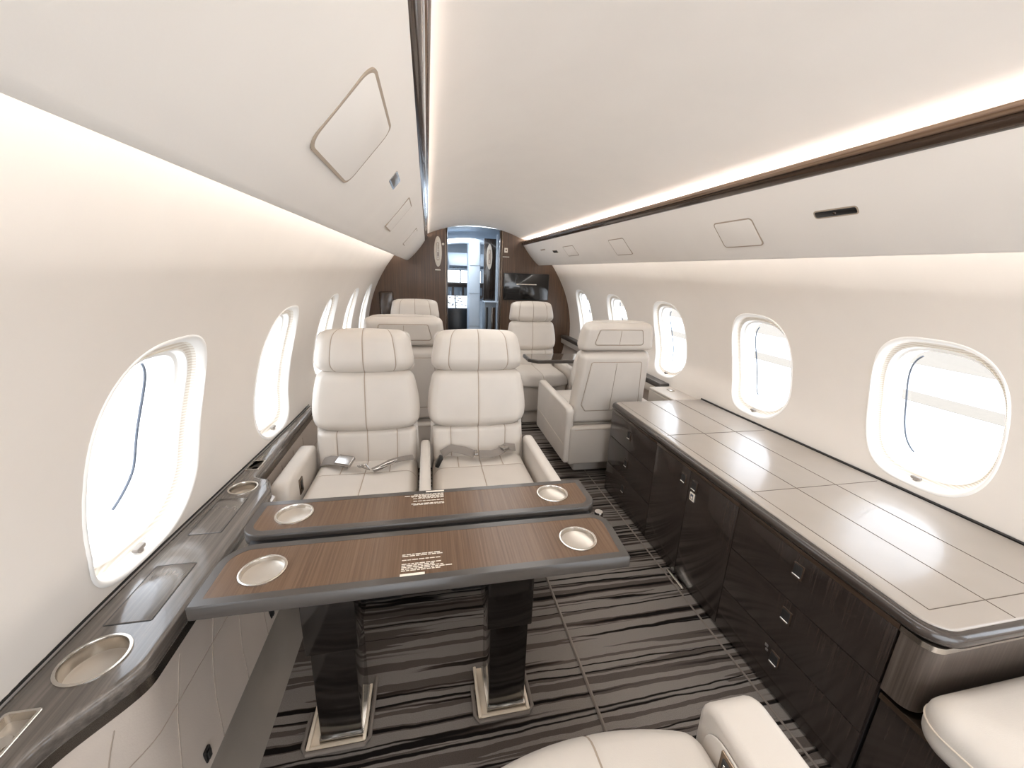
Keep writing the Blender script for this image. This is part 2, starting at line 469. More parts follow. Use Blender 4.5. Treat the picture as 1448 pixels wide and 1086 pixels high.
# windows
wn = 0
for side in (-1, 1):
    for yc in WY[side]:
        wn += 1
        root = empty('window_%d' % wn, None, None, (side*WX, yc, WZ) if False else (0, 0, 0)); root['kind'] = 'structure'
        def ringpts(k, d, off=0):
            r_ = []
            for i in range(NW):
                y, z = wout(k, i); r_.append((side*(wX(side, yc+y/k, WZ+z/k)+d), yc+y, WZ+z))
            return r_
        def loft(bm, specs, mat=0):
            rs = [[bm.verts.new(p) for p in ringpts(k, d)] for k, d in specs]
            for a, b_ in zip(rs, rs[1:]):
                for i in range(NW):
                    j = (i+1) % NW; f = bm.faces.new([a[i], a[j], b_[j], b_[i]]); f.material_index = mat
        bm = NB(); loft(bm, [(1.045, .001), (1.03, -.003), (1.005, -.003), (.985, .004), (.965, .016), (.96, .020)])
        obj('window_frame', bm, 'white_glow_trim', root, ang=60)
        bm = NB(); loft(bm, [(.96, .020), (.955, .030), (.905, .040), (.90, .036)])
        obj('shade_frame', bm, 'pleat', root, ang=30)
        bm = NB(); loft(bm, [(.90, .036), (.885, .038), (.875, .058), (.845, .064), (.84, .10), (.84, .12)])
        obj('inner_frame', bm, 'white_glow_trim', root, ang=30)
        # dark seal line on the forward side of the outer pane
        bm = NB(); pts = []
        for i in range(-12, 13):
            y, z = wout(.80, i % NW); pts.append((side*(wX(side, yc, WZ+z/.80)+.125), yc+y-.004, WZ+z))
        tube(bm, pts, .0035, 5); obj('pane_seal', bm, 'sealblue', root)
        bm = NB(); f = bm.faces.new([bm.verts.new(p) for p in ringpts(.842, .10)]); bmesh.ops.triangulate(bm, faces=[f])
        obj('pane', bm, 'glass', root)
        bm = NB(); bz = WZ-WB*.93
        box(bm, (side*(wX(side, yc, bz)+.018), yc, bz), (.016, .034, .012), .005)
        box(bm, (side*(wX(side, yc, bz)+.018), yc, bz-.008), (.014, .014, .012), .004)
        obj('shade_tab', bm, 'tabgrey', root)

# ceiling
bm = NB(); xs = [-.68+i*1.36/40 for i in range(41)]
sweep(bm, [(x, cz(x) if abs(x) < .6 else cz(x)) for x in xs], [YA, YB], closed_prof=False)
struct('ceiling', bm, 'lining', ang=60)

# floor with carpet
bm = NB(); box(bm, (0, (YA+7.6)/2, -.03), (2.3, 7.6-YA, .06))
struct('floor', bm, 'carpet')
for k, (x, r_) in enumerate(((-.045, .006), (.525, .0035))):
    bm = NB(); tube(bm, [(x, YA+.02, .003), (x, 4.9, .003)], r_, 6)
    struct('trim_%d' % (3+k), bm, 'seamstrip')

# overhead valances, wooden rails, light strips
VA, VC = (.757, 1.449), (.571, 1.663)
def vpt(s_): # point on the valance face, s 0 bottom .. 1 top, with slight belly
    x = VA[0]+(VC[0]-VA[0])*s_; z = VA[1]+(VC[1]-VA[1])*s_; b_ = .010*4*s_*(1-s_)
    return x-b_*.755, z-b_*.656
for side, nm in ((-1, 'left'), (1, 'right')):
    prof = [vpt(1-i/14) for i in range(14)]
    cx_, cz_ = VA[0]+.018, VA[1]+.018
    for k in range(9):
        a = math.radians(215+k*17); prof.append((cx_+.024*math.cos(a), cz_+.024*math.sin(a)))
    prof += [(.80, 1.50), (.70, 1.62), (.62, 1.655), (.60, 1.668)]
    bm = NB(); sweep(bm, [(side*x, z) for x, z in prof], [YA, YB-.03])
    struct('trim_%d' % (5 if side < 0 else 6), bm, 'lining', ang=50)
    # wooden rail: two bands
    bm = NB()
    sweep(bm, [(side*x, z) for x, z in [(.572, 1.662), (.560, 1.668), (.552, 1.678), (.556, 1.685), (.60, 1.69), (.60, 1.664)]], [YA, YB-.005], mat=1)
    sweep(bm, [(side*x, z) for x, z in [(.556, 1.686), (.549, 1.688), (.543, 1.694), (.544, 1.704), (.550, 1.708), (.575, 1.70), (.60, 1.69)]], [YA, YB-.005], mat=0)
    struct('trim_%d' % (7 if side < 0 else 8), bm, ['trimwood', 'railDark'])
    # hidden LED strips
    bm = NB(); box(bm, (side*.612, (YA+YB)/2, 1.698), (.020, YB-YA-.04, .006))
    o = obj('light_strip', bm, 'led'); tag(o, 'warm cove light strip washing the ceiling above the %s wooden rail' % nm, 'light strip')
    bm = NB(); box(bm, (side*.848, (YA+YB)/2, 1.484), (.006, YB-YA-.04, .018))
    o = obj('light_strip', bm, 'led2'); tag(o, 'warm light strip tucked behind lower lip of the %s overhead panel' % nm, 'light strip')

def vmat(side, Y, s_, off=0.0):
    """matrix: local x along Y, local y up the valance face, local z out of the face (into cabin)"""
    x, z = vpt(s_); up = Vector((side*(VC[0]-VA[0]), 0, VC[1]-VA[1])).normalized()
    n = Vector((-side*up.z, 0, -abs(up.x))).normalized() if False else Vector((-side*(VC[1]-VA[1]), 0, -(VA[0]-VC[0]))).normalized()
    ax = Vector((0, 1, 0))
    m_ = Matrix((ax, up, n)).transposed().to_4x4(); m_.translation = Vector((side*x, Y, z))+n*off
    return m_
VL = math.hypot(VA[0]-VC[0], VA[1]-VC[1])
def vpanel(name, side, y0, y1, s0, s1, label, cat, r_=.012, mat='lining', rim='graygap', th=.0012, extra=None, group=None):
    m_ = vmat(side, (y0+y1)/2, (s0+s1)/2, 0)
    w, h = y1-y0, (s1-s0)*VL
    out = lambda g: rpoly([(-w/2-g, -h/2-g, r_+g), (w/2+g, -h/2-g, r_+g), (w/2+g, h/2+g, r_+g), (-w/2-g, h/2+g, r_+g)], 6)
    bm = NB(); slab(bm, out(0), [(0, -.006), (0, th*.5), (.0015, th)]); bm.transform(m_)
    o = obj(name, bm, mat); tag(o, label, cat, group)
    bm = NB(); slab(bm, out(.004), [(0, -.007), (0, .0010)]); bm.transform(m_)
    obj('gap_rim', bm, rim, o)
    return o, m_
vpanel('access_panel', -1, .60, .845, .29, .72, 'large rounded oxygen door panel on the left overhead panel, nearest one', 'panel', .022)
o, m_ = vpanel('reading_light', -1, 1.13, 1.245, .585, .67, 'small square dark reading light set in the left overhead panel', 'light', .003, 'lensgrey', 'steel')
vpanel('access_panel', -1, 1.60, 1.80, .275, .73, 'narrow rectangular flap on the left overhead panel beyond the square light', 'panel', .006)
vpanel('access_panel', -1, 2.72, 2.90, .28, .72, 'far narrow flap on the left overhead panel near the bulkhead', 'panel', .006)
o, m_ = vpanel('air_vent', 1, 1.01, 1.14, .53, .60, 'black slot shaped reading light and air outlet on the right overhead panel', 'vent', .006, 'black', 'graygap', .002)
bm = NB()
for dx in (0,): lathe(bm, (dx, 0, .002), [(0, .003), (.004, .003), (.005, .001), (.005, 0)], 12)
bm.transform(m_); obj('nozzle', bm, 'railDark', o)
vpanel('access_panel', 1, 1.395, 1.60, .235, .645, 'rounded oxygen door panel on the right overhead panel, nearest one', 'panel', .014)
vpanel('access_panel', 1, 2.43, 2.64, .235, .645, 'flush faint square panel midway along the right overhead panel', 'panel', .01)
vpanel('access_panel', 1, 3.33, 3.58, .33, .66, 'small far flap on the right overhead panel behind the black sensor', 'panel', .006)
vpanel('reading_light', 1, 3.80, 3.93, .50, .58, 'tiny black square light at the forward end of the right overhead panel', 'light', .003, 'black')
vpanel('air_vent', 1, 4.14, 4.30, .665, .69, 'thin pale slot at the forward end of the right overhead panel', 'vent', .002, 'graygap')

# bulkhead
def xsec(side, xin):
    pts = [(1.06, 0)]+[(1.13, .2), (1.2, .4)]+[(wxs(z), z) for z in [.5+i*.0486 for i in range(26)] if z < 1.71]+[(.645, 1.734)]
    x = .62
    while x > xin+.001: pts.append((x, cz(x))); x -= .03
    pts += [(xin, cz(xin)), (xin, 0)]
    return [(side*a, b_) for a, b_ in pts]
def flat_panel(bm, pts, y0, y1, mat=0):
    a = [bm.verts.new((x, y0, z)) for x, z in pts]; b_ = [bm.verts.new((x, y1, z)) for x, z in pts]
    f1 = bm.faces.new(a); f2 = bm.faces.new(b_); n = len(a); fs = [f1, f2]
    for i in range(n): fs.append(bm.faces.new([a[i], a[(i+1) % n], b_[(i+1) % n], b_[i]]))
    for f in fs: f.material_index = mat
    bmesh.ops.triangulate(bm, faces=[f1, f2])
bm = NB(); flat_panel(bm, xsec(-1, .345), YB, YB+.05); flat_panel(bm, xsec(1, .315), YB, YB+.05)
struct('wall_front', bm, 'bulk')
# door surround
bm = NB()
for x in (-.332, .302): box(bm, (x, YB+.02, .91), (.026, .075, 1.82), .003)
root = struct('door_1', bm, 'railDark')
bm = NB(); box(bm, (-.346, YB-.012, .91), (.006, .012, 1.80)); box(bm, (.318, YB-.012, .91), (.008, .012, 1.80)); obj('jamb_strip', bm, 'bronze', root)
# ------------------------------------------------------------------ side ledges
LZ = .622
def ring_dish(parent, name, x, y, z, r, depth=.018, dish=True, mats=('steel', 'steel_dish')):
    bm = NB()
    lathe(bm, (x, y, z), [(r-.0015, -depth), (r-.0015, -.001), (r, .003), (r+.003, .0035), (r+.0055, .0025), (r+.006, -.002)], 40, 0)
    lathe(bm, (x, y, z), [(0, -depth+.001), (r-.008, -depth+.001), (r-.0015, -depth+.004)], 40, 1)
    return obj(name, bm, list(mats), parent)

root = empty('side_ledge', 'long glossy grey wood ledge with recessed cup holders under the left windows', 'ledge')
yy = []
y = YA
while y < 2.24: yy.append(y); y += .012 if (.5 < y < .78 or 1.36 < y < 1.5) else .08
yy.append(2.24)
outl = [Vector((-ledge_edge(y_), y_)) for y_ in yy]+[Vector((-wX(-1, y_, LZ)+.001, y_)) for y_ in reversed(yy)]
a_ = sum(outl[i-1].x*outl[i].y-outl[i].x*outl[i-1].y for i in range(len(outl)))
if a_ < 0: outl.reverse()
cups = [(-1.192, .735, .051), (-1.182, 1.365, .040)]
cutp = rpoly([(-1.256, .575, .008), (-1.21, .575, .008), (-1.21, .645, .008), (-1.256, .645, .008)], 4)
cutp2 = rpoly([(-1.226, 1.50, .004), (-1.186, 1.50, .004), (-1.186, 1.57, .004), (-1.226, 1.57, .004)], 3)
bm = NB(); slab(bm, outl, [(.004, LZ-.038), (0, LZ-.030), (0, LZ-.013), (.0025, LZ-.006), (.007, LZ-.0015), (.014, LZ)], [circ(x, y_, r_) for x, y_, r_ in cups]+[cutp, cutp2])
obj('ledge_top', bm, 'ledgewood', root, ang=45)
bm = NB(); slab(bm, [p.copy() for p in outl], [(.006, LZ-.064), (.006, LZ-.038)]); obj('metal_band', bm, 'steel', root)
for (x, y_, r_), dp in zip(cups, (.032, .03)): ring_dish(root, 'cup_holder', x, y_, LZ, r_-.001, dp)
for nm, (x0, x1, y0, y1) in (('hatch_lid', (-1.232, -1.142, .815, .995)), ('hatch_lid', (-1.225, -1.140, 1.115, 1.30))):
    bm = NB(); o_ = rpoly([(x0, y0, .004), (x1, y0, .004), (x1, y1, .004), (x0, y1, .004)], 3)
    slab(bm, inset(o_, .002), [(0, LZ-.004), (0, LZ+.0008), (.0008, LZ+.0014)])
    o = obj(nm, bm, 'ledgewood', root)
    bm = NB(); slab(bm, o_, [(0, LZ-.004), (0, LZ+.0006)]); obj('lid_gap', bm, 'gap', o)
def tray(x0, x1, y0, y1, lab):
    bm = NB(); box(bm, ((x0+x1)/2, (y0+y1)/2, LZ-.018), (x1-x0+.002, y1-y0+.002, .006), 0, mat=1)
    o_ = rpoly([(x0-.004, y0-.004, .006), (x1+.004, y0-.004, .006), (x1+.004, y1+.004, .006), (x0-.004, y1+.004, .006)], 4)
    slab(bm, o_, [(0, LZ-.016), (0, LZ+.001), (.001, LZ+.002)], [rpoly([(x0+.001, y0+.001, .005), (x1-.001, y0+.001, .005), (x1-.001, y1-.001, .005), (x0+.001, y1-.001, .005)], 4)], 0)
    lathe(bm, ((x0+x1)/2, y0+.03, LZ-.014), [(0, .004), (.012, .004), (.014, 0)], 20, 0)
    o = obj('switch_tray', bm, ['steel', 'steel_dish'], root); o['label'] = lab
tray(-1.256, -1.21, .575, .645, 'steel framed recessed control tray')
tray(-1.226, -1.186, 1.50, 1.57, 'small pale recessed control tray')
bm = NB(); tube(bm, [(-wX(-1, y_, LZ)+.003, y_, LZ+.003) for y_ in yy], .0032, 6)
obj('wall_bead', bm, 'black', root)

# stitched seams and sockets on the left dado
def dado(y, z):
    e = ledge_edge(y); base = [(1.095, .56), (1.10, .5), (1.105, .4), (1.10, .3), (1.085, .2)]
    for (x1, z1), (x0, z0) in zip(base, base[1:]):
        if z >= z0: bx = x0+(x1-x0)*(z-z0)/(z1-z0); break
    return -(bx+(e+.012-1.095)*max(0, (z-.2)/.36)**.8)
bm = NB()
for k in range(10):
    yt = .66+k*.15; pts = [(dado(yt-.10*(1-t/10.), .2+.33*t/10)+.0008, yt-.10*(1-t/10.), .2+.33*t/10) for t in range(11)]
    tube(bm, pts, .0011, 4)
pts = [(dado(y_, .43)+.0008, y_, .43) for y_ in [.3+i*.02 for i in range(100)]]
tube(bm, pts, .0011, 4)
struct('trim_9', bm, 'panel_seam')
for y_, z_ in ((.80, .235), (1.215, .235)):
    bm = NB(); box(bm, (dado(y_, z_)+.002, y_, z_), (.008, .022, .034), .003); box(bm, (dado(y_, z_)+.007, y_, z_), (.004, .012, .022), .0015, mat=1)
    o = obj('wall_socket', bm, ['black', 'gap'])
    tag(o, 'black socket low on the left leather dado ' + ('below the table corner nearest the camera' if y_ < 1 else 'beyond the left table pedestal'), 'socket')

# forward ledges on both sides
for side, nm in ((-1, 'left'), (1, 'right')):
    y0 = 2.42 if side < 0 else 2.56
    root = empty('side_ledge', 'dark wood ledge along the %s wall beside the far club seats' % nm, 'ledge')
    bm = NB(); o_ = rpoly([(-1.195, y0, 0), (-1.11, y0, .01), (-1.11, 4.9, .01), (-1.195, 4.9, 0)], 4)
    if side > 0: o_ = [Vector((-p.x, p.y)) for p in reversed(o_)]
    slab(bm, o_, [(.003, LZ-.06), (0, LZ-.05), (0, LZ-.03), (.006, LZ-.022)]); obj('ledge_top', bm, 'edge', root)
    bm = NB(); box(bm, (side*1.155, (y0+4.9)/2, LZ-.09), (.08, 4.88-y0, .06), .006); obj('leather_fascia', bm, 'leather2', root)
# storage box between credenza and ledge
root = empty('storage_box', 'low cream leather box with a pull latch between credenza and right ledge', 'box')
bm = NB(); box(bm, (1.10, 2.385, .475), (.17, .33, .19), .012, 3); obj('body', bm, 'leather2', root)
bm = NB(); box(bm, (1.10, 2.385, .578), (.17, .325, .016), .006, 3); obj('lid', bm, 'leather', root)
bm = NB(); box(bm, (1.12, 2.44, .588), (.035, .05, .008), .003); lathe(bm, (1.12, 2.44, .592), [(0, .003), (.008, .003), (.009, 0)], 14); obj('latch', bm, 'steel', root)

# ------------------------------------------------------------------ credenza
FX, CZ0, CZT = .572, .012, .56
def pull(parent, x, y, z, w=.036, h=.052):
    bm = NB()
    box(bm, (x-.001, y, z), (.006, w, h), .0015, mat=0)
    box(bm, (x-.0035, y, z+.004), (.004, w-.007, h-.016), .001, mat=1)
    o = obj('pull_handle', bm, ['railDark', 'gap'], parent)
    bm = NB(); box(bm, (x-.006, y, z-h*.30), (.007, w-.008, .007), .0025, 3); obj('chrome_bar', bm, 'chrome', o)
def front(parent, name, y0, y1, z0, z1):
    bm = NB(); box(bm, (FX-.004, (y0+y1)/2, (z0+z1)/2), (.018, y1-y0-.003, z1-z0-.003), .0015)
    return obj(name, bm, 'dwood', parent)
def carcass(root, y0, y1, mat='dwood'):
    bm = NB(); box(bm, ((FX+1.13)/2, (y0+y1)/2, .285), (1.13-FX, y1-y0-.001, .55), 0); obj('carcass', bm, 'gap', root)
    bm = NB(); box(bm, (FX-.006, (y0+y1)/2, .5555), (.016, y1-y0, .016), .001); obj('top_rail', bm, 'railDark', root)
# far drawer unit
root = empty('credenza_unit', 'far dark wood drawer unit beside the lone club seat, three small pulls', 'cabinet', group='credenza units along the right wall')
carcass(root, 1.668, 2.185)
for z0, z1, hz in ((.385, .548, .478), (.205, .385, .303), (.012, .205, .135)):
    d = front(root, 'drawer', 1.668, 2.185, z0, z1); pull(d, FX-.013, 1.945, hz)
# middle doors
root = empty('credenza_unit', 'middle dark wood cupboard with two tall doors and a small white lock plate', 'cabinet', group='credenza units along the right wall')
carcass(root, 1.105, 1.668)
d = front(root, 'door', 1.392, 1.668, .012, .548); pull(d, FX-.013, 1.43, .49)
d = front(root, 'door', 1.105, 1.392, .012, .548); pull(d, FX-.013, 1.354, .492)
bm = NB(); box(bm, (FX-.0145, 1.357, .440), (.004, .030, .038), .0015, mat=0)
box(bm, (FX-.0170, 1.357, .441), (.002, .018, .024), .0008, mat=1); box(bm, (FX-.0185, 1.355, .438), (.002, .010, .010), .0008, mat=0)
o = obj('lock_plate', bm, ['placard', 'sealblue'], d); o['label'] = 'white square plate with a dark emblem'
# near drawers
root = empty('credenza_unit', 'nearest dark wood drawer unit with three large chrome pulls', 'cabinet', group='credenza units along the right wall')
carcass(root, .572, 1.105)
for z0, z1, hz in ((.375, .548, .492), (.195, .375, .318), (.012, .195, .137)):
    d = front(root, 'drawer', .572, 1.105, z0, z1); pull(d, FX-.013, .839, hz)
bm = NB(); box(bm, (FX-.0145, .876, .158), (.003, .012, .010), .001); box(bm, (FX-.0145, .872, .143), (.003, .010, .008), .001); o = obj('small_mark', bm, 'lensgrey', d)
# rounded end unit
root = empty('credenza_unit', 'rounded aft end cupboard of the credenza with curved dark wood face', 'cabinet', group='credenza units along the right wall')
o_ = rpoly([(FX-.012, .568, 0), (FX-.012, .50, .062), (1.13, .50, 0), (1.13, .568, 0)], 10)
bm = NB(); slab(bm, o_, [(0, .365), (0, .548)]); obj('curved_panel', bm, 'dwood_lit', root)
bm = NB(); slab(bm, inset(o_, -.002), [(0, .548), (0, .563)]); obj('metal_band', bm, 'steel', root)

# credenza top
root = empty('worktop', 'long leather inlaid credenza worktop with dark glossy edge below the right windows', 'worktop')
o_ = rpoly([(.552, 2.20, .03), (.552, .487, .075), *[(wX(1, y_, .6)-.001, y_, 0) for y_ in (.487, .8, 1.1, 1.4, 1.7, 2.0, 2.20)]], 10)
bm = NB(); slab(bm, o_, [(.010, .5645), (.002, .569), (0, .576), (0, .586), (.003, .593), (.009, .598), (.016, .599)]); obj('edge_trim', bm, 'topedge', root, ang=50)
pad = rpoly([(.572, 2.182, .02), (.572, .507, .058), *[(wX(1, y_, .6)-.014, y_, 0) for y_ in (.507, .8, 1.1, 1.4, 1.7, 2.0, 2.182)]], 10)
bm = NB(); slab(bm, pad, [(0, .597), (0, .601), (.002, .603), (.006, .604)]); p_ = obj('leather_pad', bm, 'inlay', root, ang=50)
bm = NB()
SZ = .6042
def sline(a, b_, r_=.0011): tube(bm, [(a[0], a[1], SZ), (b_[0], b_[1], SZ)], r_, 4)
def ins(x0, y0, x1, y1, r_=.02):
    l = rpoly([(x0, y1, .01), (x0, y0, r_), (x1, y0, .01), (x1, y1, .01)], 6); l.append(l[0]); tube(bm, [(p.x, p.y, SZ) for p in l], .001, 4)
sline((.60, 2.165), (.622, .565)); sline((.80, 2.18), (.806, .51)); sline((.985, 2.18), (.99, .51))
sline((.60, 2.165), (1.222, 2.165)) if False else None
sline((.622, .565), (.93, .565)); sline((.595, 1.65), (1.165, 1.65)); sline((.605, 1.112), (1.19, 1.112)); sline((.93, .565), (1.222, .565))
obj('pad_seam', bm, 'padseam', p_)
bm = NB(); tube(bm, [(wX(1, y_, .6)-.004, y_, .603) for y_ in [.49+i*.1 for i in range(18)]], .006, 6); obj('wall_bead', bm, 'black', root)

# threshold plate on carpet next to credenza
bm = NB(); box(bm, (.548, 1.36, .006), (.018, .13, .010), .003)
box(bm, (.548, 1.36, .0125), (.010, .118, .004), .001)
tag(obj('floor_light_plate', bm, 'steel'), 'slim pale metal plate on the carpet at the foot of the middle cupboard', 'plate')

# divan base and seat cushion aft of credenza
root = empty('divan_seat', 'cream leather divan seat cushion on a dark wood base at bottom right', 'seat')
bm = NB(); box(bm, (.87, .065, .17), (.60, 1.00, .33), .002); obj('base_cabinet', bm, 'dwood', root)
bm = NB(); box(bm, (.862, .065, .346), (.604, 1.00, .018), .002); obj('metal_strip', bm, 'bronze', root)
def blob(bm, x0, x1, y0, y1, z0, z1, rc, re, crown=.012, n=20):
    """upholstered block: rounded plan outline, rounded edges, crowned top"""
    o_ = rpoly([(x0, y0, rc), (x1, y0, rc), (x1, y1, rc), (x0, y1, rc)], 8)
    prof = []
    for k in range(7): a = PI/2*k/6; prof.append((re*(1-math.sin(a)), z0+re*(1-math.cos(a))))
    for k in range(7): a = PI/2*k/6; prof.append((re*(1-math.cos(a)), z1-re+re*math.sin(a)))
    rings = [[Vector((p.x, p.y, z)) for p in (inset(o_, d) if d > 1e-6 else o_)] for d, z in prof]
    cxx, cyy = (x0+x1)/2, (y0+y1)/2
    top = rings[-1]
    for q in (.85, .65, .4, .15):
        rings.append([Vector((cxx+(p.x-cxx)*q, cyy+(p.y-cyy)*q, z1+crown*(1-q*q))) for p in top])
    vr = [[bm.verts.new(p) for p in r_] for r_ in rings]; m_ = len(o_)
    for a, b_ in zip(vr, vr[1:]):
        for i in range(m_): bm.faces.new([a[i], a[(i+1) % m_], b_[(i+1) % m_], b_[i]])
    bm.faces.new(vr[-1]); bm.faces.new(vr[0])
bm = NB(); blob(bm, .497, 1.14, -.30, .478, .365, .486, .07, .045, .02); c_ = obj('cushion', bm, 'leather', root, ang=70)
l = rpoly([(.4965, -.30, .07), (1.1405, -.30, .07), (1.1405, .4785, .07), (.4965, .4785, .07)], 8); l.append(l[0])
bm = NB(); tube(bm, [(p.x, p.y, .432) for p in l], .0022, 6); obj('piping', bm, 'pipe', c_)
bm = NB(); tube(bm, [(.83, y_, .4875+.02*(1-((.83-.8185)/.31)**2)*max(0, (1-((y_-.0875)/.39)**2))**.5) for y_ in [-.25+i*.03 for i in range(24)]], .0012, 4); obj('seam_line', bm, 'seam', c_)

# ------------------------------------------------------------------ conference table
TZ = .68
root = empty('conference_table', 'split walnut dining table with charcoal edges on two black pedestals', 'table')
def leaf(pts, cupc, lab, txt):
    o_ = rpoly(pts, 8); holes = [circ(x, y, .0455) for x, y in cupc]
    def shr(d):
        cp_ = [Vector(p[:2]) for p in pts]; s_ = inset(cp_, d)
        return rpoly([(v.x, v.y, max(p[2]-d, .003)) for v, p in zip(s_, pts)], 8)
    inn = shr(.022)
    bm = NB(); slab(bm, o_, [(.003, TZ-.034), (0, TZ-.031), (0, TZ-.004), (.003, TZ)], [inn])
    e = obj('table_leaf', bm, 'edge', root, ang=45); e['label'] = lab
    bm = NB(); slab(bm, shr(.0218), [(0, TZ-.030), (0, TZ-.0004)], holes); obj('walnut_inlay', bm, 'walnut', e)
    for x, y in cupc: ring_dish(e, 'cup_holder', x, y, TZ, .0445, .012)
    # printed notice lines, too small to read
    bm = NB(); x0, y0, sgn = txt
    yq = y0
    random.seed(7)
    box(bm, (x0+sgn*.026, y0-sgn*.004, TZ+.0008), (.056, .007, .0008), mat=0)
    rows = [(.010, .085), (.0155, .105), (.021, .095), (.0265, .075), (.032, .082), (.046, .085), (.060, .088), (.0655, .088)]
    for dy, L in rows:
        x = 0
        while x < L:
            w = random.uniform(.006, .016); box(bm, (x0+sgn*(x+w/2), y0+sgn*dy, TZ+.0005), (w, .0026, .0005)); x += w+.0022
    obj('printed_notice', bm, 'placard', e)
leaf([(-1.052, .772, .004), (-.068, .772, .004), (-.054, .968, .055), (-1.052, .968, .07)], [(-.939, .864), (-.177, .860)], 'nearer table leaf with rounded far corners', (-.630, .800, 1))
leaf([(-1.050, .998, .055), (-.056, .998, .055), (-.058, 1.166, .004), (-1.046, 1.166, .004)], [(-.937, 1.088), (-.178, 1.088)], 'farther table leaf with rounded near corners', (-.520, 1.150, -1))
bm = NB(); box(bm, (-.553, .975, TZ-.052), (.80, .30, .034), .004); box(bm, (-.553, .984, TZ-.03), (.93, .06, .03), .002)
obj('under_frame', bm, 'black', root)
bm = NB(); lathe(bm, (-.062, .985, TZ-.02), [(0, -.01), (.012, -.01), (.014, 0), (.012, .01), (0, .01)], 16); obj('hinge_knob', bm, 'chrome', root)
for x in (-.832, -.337):
    bm = NB()
    box(bm, (x, 1.005, .575), (.150, .165, .13), .004)
    box(bm, (x, 1.005, .43), (.136, .155, .18), .004)
    box(bm, (x, 1.005, .185), (.116, .142, .37), .004)
    p_ = obj('pedestal', bm, 'blackwood', root)
    bm = NB(); box(bm, (x, 1.005, .012), (.124, .15, .02), .003); obj('foot_collar', bm, 'steel', p_)
for k, x in enumerate((-.845, -.345)):
    bm = NB(); box(bm, (x, 1.0, .004), (.165, .17, .006), .002)
    for dx in (-.0775, .0775): box(bm, (x+dx, 1.0, .010), (.010, .17, .014), .002)
    box(bm, (x, .92, .008), (.165, .010, .010), .002)
    o = obj('floor_plate', bm, 'cream_plate')
    tag(o, 'cream metal floor plate around the foot of the %s table pedestal' % ('left' if k == 0 else 'right'), 'plate')
    bm = NB(); w = .092
    tube(bm, [(x-w, 1.02, .010), (x-w, .925, .010), (x-w+.012, .908, .010), (x+w-.012, .908, .010), (x+w, .925, .010), (x+w, 1.11, .010)], .0065, 8)
    obj('carpet_piping', bm, 'seamstrip', o)

# ------------------------------------------------------------------ seats
LM = ('leather', 'seam')
def arm(parent, x, y0, y1, zt, w, zb=.13, name='armrest', mat='leather', slope=.02, rr_=.05):
    """side slab: outline in (y,z) extruded along x; y0 front (negative) to y1 rear"""
    o_ = rpoly([(y0, zb, .02), (y0-.005, zt-.01, rr_), (y1, zt-slope, .04), (y1, zb, .02)], 8)
    t = NB(); r_ = min(.018, w*.35)
    prof = [(r_*(1-math.sin(PI/2*k/4)), -w/2+r_*(1-math.cos(PI/2*k/4))) for k in range(5)]+[(r_*(1-math.cos(PI/2*k/4)), w/2-r_+r_*math.sin(PI/2*k/4)) for k in range(5)]
    slab(t, o_, prof)
    t.transform(Matrix.Translation((x, 0, 0)) @ Matrix(((0, 0, 1, 0), (1, 0, 0, 0), (0, 1, 0, 0), (0, 0, 0, 1))))
    a = obj(name, t, mat, parent, ang=50)
    return a
def piping_yz(parent, x, y0, y1, z0, z1, mat='pipe'):
    bm = NB(); tube(bm, [(x, y0, z0), (x, y1, z1)], .0016, 5); obj('piping', bm, mat, parent)
def control(a, x, y, z, sx):
    bm = NB(); box(bm, (x, y, z), (.006, .044, .066), .004); b_ = obj('control_panel', bm, 'bronze', a)
    bm = NB(); box(bm, (x+sx*.004, y, z+.004), (.004, .020, .034), .002)
    o = obj('switch', bm, 'black', b_)

